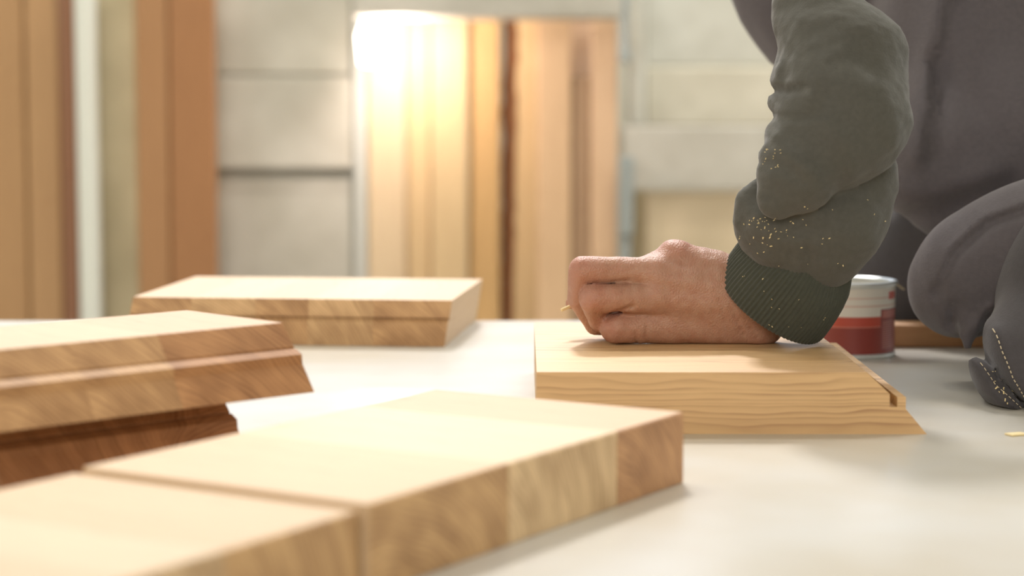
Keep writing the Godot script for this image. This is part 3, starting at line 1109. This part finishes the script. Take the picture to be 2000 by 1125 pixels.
	px_line(s, 1.29, [[1600, 240], [1650, 300], [1660, 360]], 18, 0.0014)
	px_line(s, 1.29, [[1578, 480], [1588, 515], [1578, 545]], 10, -0.0016)
	px_line(s, 1.29, [[1596, 480], [1606, 520]], 9, 0.0012)
	px_line(s, 1.29, [[1480, 450], [1560, 470], [1640, 450]], 16, 0.0012)
	s.noise = grain_noise(75, 24.0, 4)
	s.rough = 0.003
	s.stretch = Vector3(0.8, 1.2, 1.0)
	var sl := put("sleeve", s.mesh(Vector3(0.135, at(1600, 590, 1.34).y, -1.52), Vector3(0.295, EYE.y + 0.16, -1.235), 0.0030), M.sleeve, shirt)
	# ribbed cuff
	var px := 1.35 / F
	var c0 := at(1510, 586, 1.352)
	var u := Vector3(0.843, -0.537, 0)
	var hand := Vector3(-0.54, -0.84, 0)
	var near := (Vector3(0, 0, 1) * 0.9 + hand * 0.44).normalized()
	var axis := (hand * 0.9 - Vector3(0, 0, 1) * 0.44).normalized()
	var count := 84 * 6
	var rings := []
	for q in [[-0.012, 106.0, 0.0], [-0.002, 110.0, 0.2], [0.0004, 113.0, 0.5], [0.001, 116.0, 0.8], [0.0, 118.5, 1.0], [-0.003, 120.0, 1.0], [-0.01, 120.5, 1.0], [-0.018, 120.0, 1.0], [-0.026, 118.0, 1.0], [-0.034, 113.0, 1.0], [-0.040, 104.0, 1.0], [-0.046, 94.0, 0.8], [-0.05, 84.0, 0.4]]:
		var ring := []
		for k in count:
			var a := TAU * k / count
			var rr: float = q[1] * px + 0.00055 * q[2] * cos(a * 84.0) + 0.0010 * sin(a * 3.0 + q[0] * 60.0)
			ring.append(c0 + axis * q[0] + (u * cos(a) + near * sin(a)) * rr)
		rings.append(ring)
	put("cuff", flipped(rings_mesh(rings)), M.cuff, shirt).set_meta("label", "ribbed dark olive cuff")

	# --- trousers
	var g := Blob.new()
	g.group(0.03, 0.01)
	px_chain(g, [[2016, 716, 1.325, 92], [2120, 560, 1.37, 150], [2330, 420, 1.45, 190]])
	px_bone(g, [2016, 716, 1.325, 92], [2500, 730, 1.37, 120])
	var f := Blob.new()                                        # the far leg
	f.group(0.03, 0.004)
	px_chain(f, [[1765, 556, 1.765, 122], [1900, 460, 1.74, 150], [2200, 330, 1.66, 190]])
	px_bone(f, [1765, 556, 1.765, 122], [2200, 560, 1.80, 110])
	f.noise = grain_noise(79, 12.0, 2)
	f.rough = 0.003
	f.floor_y = TABLE + 0.0003
	px_line(g, 1.29, [[1932, 600], [1934, 650], [1946, 700], [1974, 752], [2016, 798]], 13, -0.009)
	px_line(g, 1.29, [[1912, 640], [1916, 715], [1950, 775], [2008, 815]], 11, 0.003)
	px_line(g, 1.29, [[1956, 600], [1960, 660], [1982, 735], [2018, 788]], 10, 0.0015)
	g.noise = grain_noise(77, 12.0, 2)
	g.rough = 0.002
	g.floor_y = TABLE + 0.0003
	var tr := put("trousers", g.mesh(Vector3(0.27, TABLE - 0.006, -1.55), Vector3(0.60, TABLE + 0.18, -1.24), 0.0034), M.trousers, who)
	put("trouser_leg", f.mesh(Vector3(0.24, TABLE - 0.006, -1.88), Vector3(0.60, TABLE + 0.2, -1.60), 0.008), M.trousers, tr)
	# stitches along the knee seams
	var stt := SurfaceTool.new()
	stt.begin(Mesh.PRIMITIVE_TRIANGLES)
	var curve := Curve3D.new()
	for p in [[1952, 590], [1955, 640], [1964, 690], [1983, 742], [2016, 792]]:
		curve.add_point(at(p[0], p[1], 1.29))
	stitch(stt, g, curve, 0.0033, 0.0008)
	var curve2 := Curve3D.new()
	for p in [[1921, 668], [1928, 712], [1953, 756], [2010, 808]]:
		curve2.add_point(at(p[0], p[1], 1.29))
	stitch(stt, g, curve2, 0.0033, 0.0005)
	put("stitching", stt.commit(), M.thread, tr).set_meta("kind", "stuff")

	# --- sawdust on sleeve, cuff and knee
	var dust := SurfaceTool.new()
	dust.begin(Mesh.PRIMITIVE_TRIANGLES)
	for k in 66:
		var x := 1440.0 + absf(rng.randfn(0, 1)) * 75.0
		var y := 425.0 + (x - 1440.0) * 0.02 + absf(rng.randfn(0, 1)) * 30.0
		if k > 48:
			x = rng.randf_range(1450, 1730)
			y = rng.randf_range(380, 520)
		fleck(dust, s, at(x, y, 1.2), rng.randf_range(0.0003, 0.0008))
	for k in 16:
		fleck(dust, s, at(rng.randf_range(1490, 1540), rng.randf_range(290, 330), 1.2), 0.0005)
	for k in 24:
		var along := rng.randf()
		fleck(dust, g, at(1934 + along * 56.0 + rng.randfn(0, 9), 728 + along * 66.0 + rng.randfn(0, 9), 1.2), rng.randf_range(0.0003, 0.0010))
	for k in 22:
		var a := rng.randf_range(0.25 * PI, 1.0 * PI)
		var v := rng.randf()
		var p := c0 - axis * (0.004 + v * 0.036) + (u * cos(a) + near * sin(a)) * (121.0 * px)
		chip(dust, p, rng.randf_range(0.0003, 0.0006))
	var du := put("sawdust", dust.commit(), M.chip)
	du.set_meta("label", "pale sawdust flecks scattered on the dark sleeve, cuff and knee")
	du.set_meta("category", "sawdust")
	du.set_meta("kind", "stuff")


func flipped(m: ArrayMesh) -> ArrayMesh:
	return m


func chip(st: SurfaceTool, p: Vector3, size: float) -> void:
	var b := Basis.from_euler(Vector3(rng.randf() * TAU, rng.randf() * TAU, rng.randf() * TAU)).scaled(Vector3.ONE)
	st.append_from(chamfer_box(Vector3(size * 2.2, size, size * 0.6), size * 0.15), 0, Transform3D(b, p))


func fleck(st: SurfaceTool, b: Blob, from: Vector3, size: float) -> void:
	# from lies in front of the cloth; go on along the line of sight
	var dir := (from - EYE).normalized()
	var p := from
	for i in 90:
		var d := b.value(p)
		if d < 0.0004:
			chip(st, p, size)
			return
		p += dir * d * 0.7
		if p.z < -1.45:
			return


func stitch(st: SurfaceTool, b: Blob, curve: Curve3D, pitch_m: float, thick: float) -> void:
	var n := int(curve.get_baked_length() / pitch_m)
	for k in n:
		var p := curve.sample_baked((k + 0.2) * pitch_m)
		var q := curve.sample_baked((k + 0.8) * pitch_m)
		p = b.front(p.x, p.y, -1.2)
		q = b.front(q.x, q.y, -1.2)
		if p == Vector3.INF or q == Vector3.INF or p.distance_to(q) > pitch_m * 2.0:
			continue
		var z := (q - p).normalized()
		var x := z.cross(Vector3(0, 0, 1)).normalized()
		st.append_from(chamfer_box(Vector3(thick, thick, p.distance_to(q)), thick * 0.3), 0, Transform3D(Basis(x, z.cross(x), z), (p + q) / 2.0 + Vector3(0, 0, thick * 0.3)))
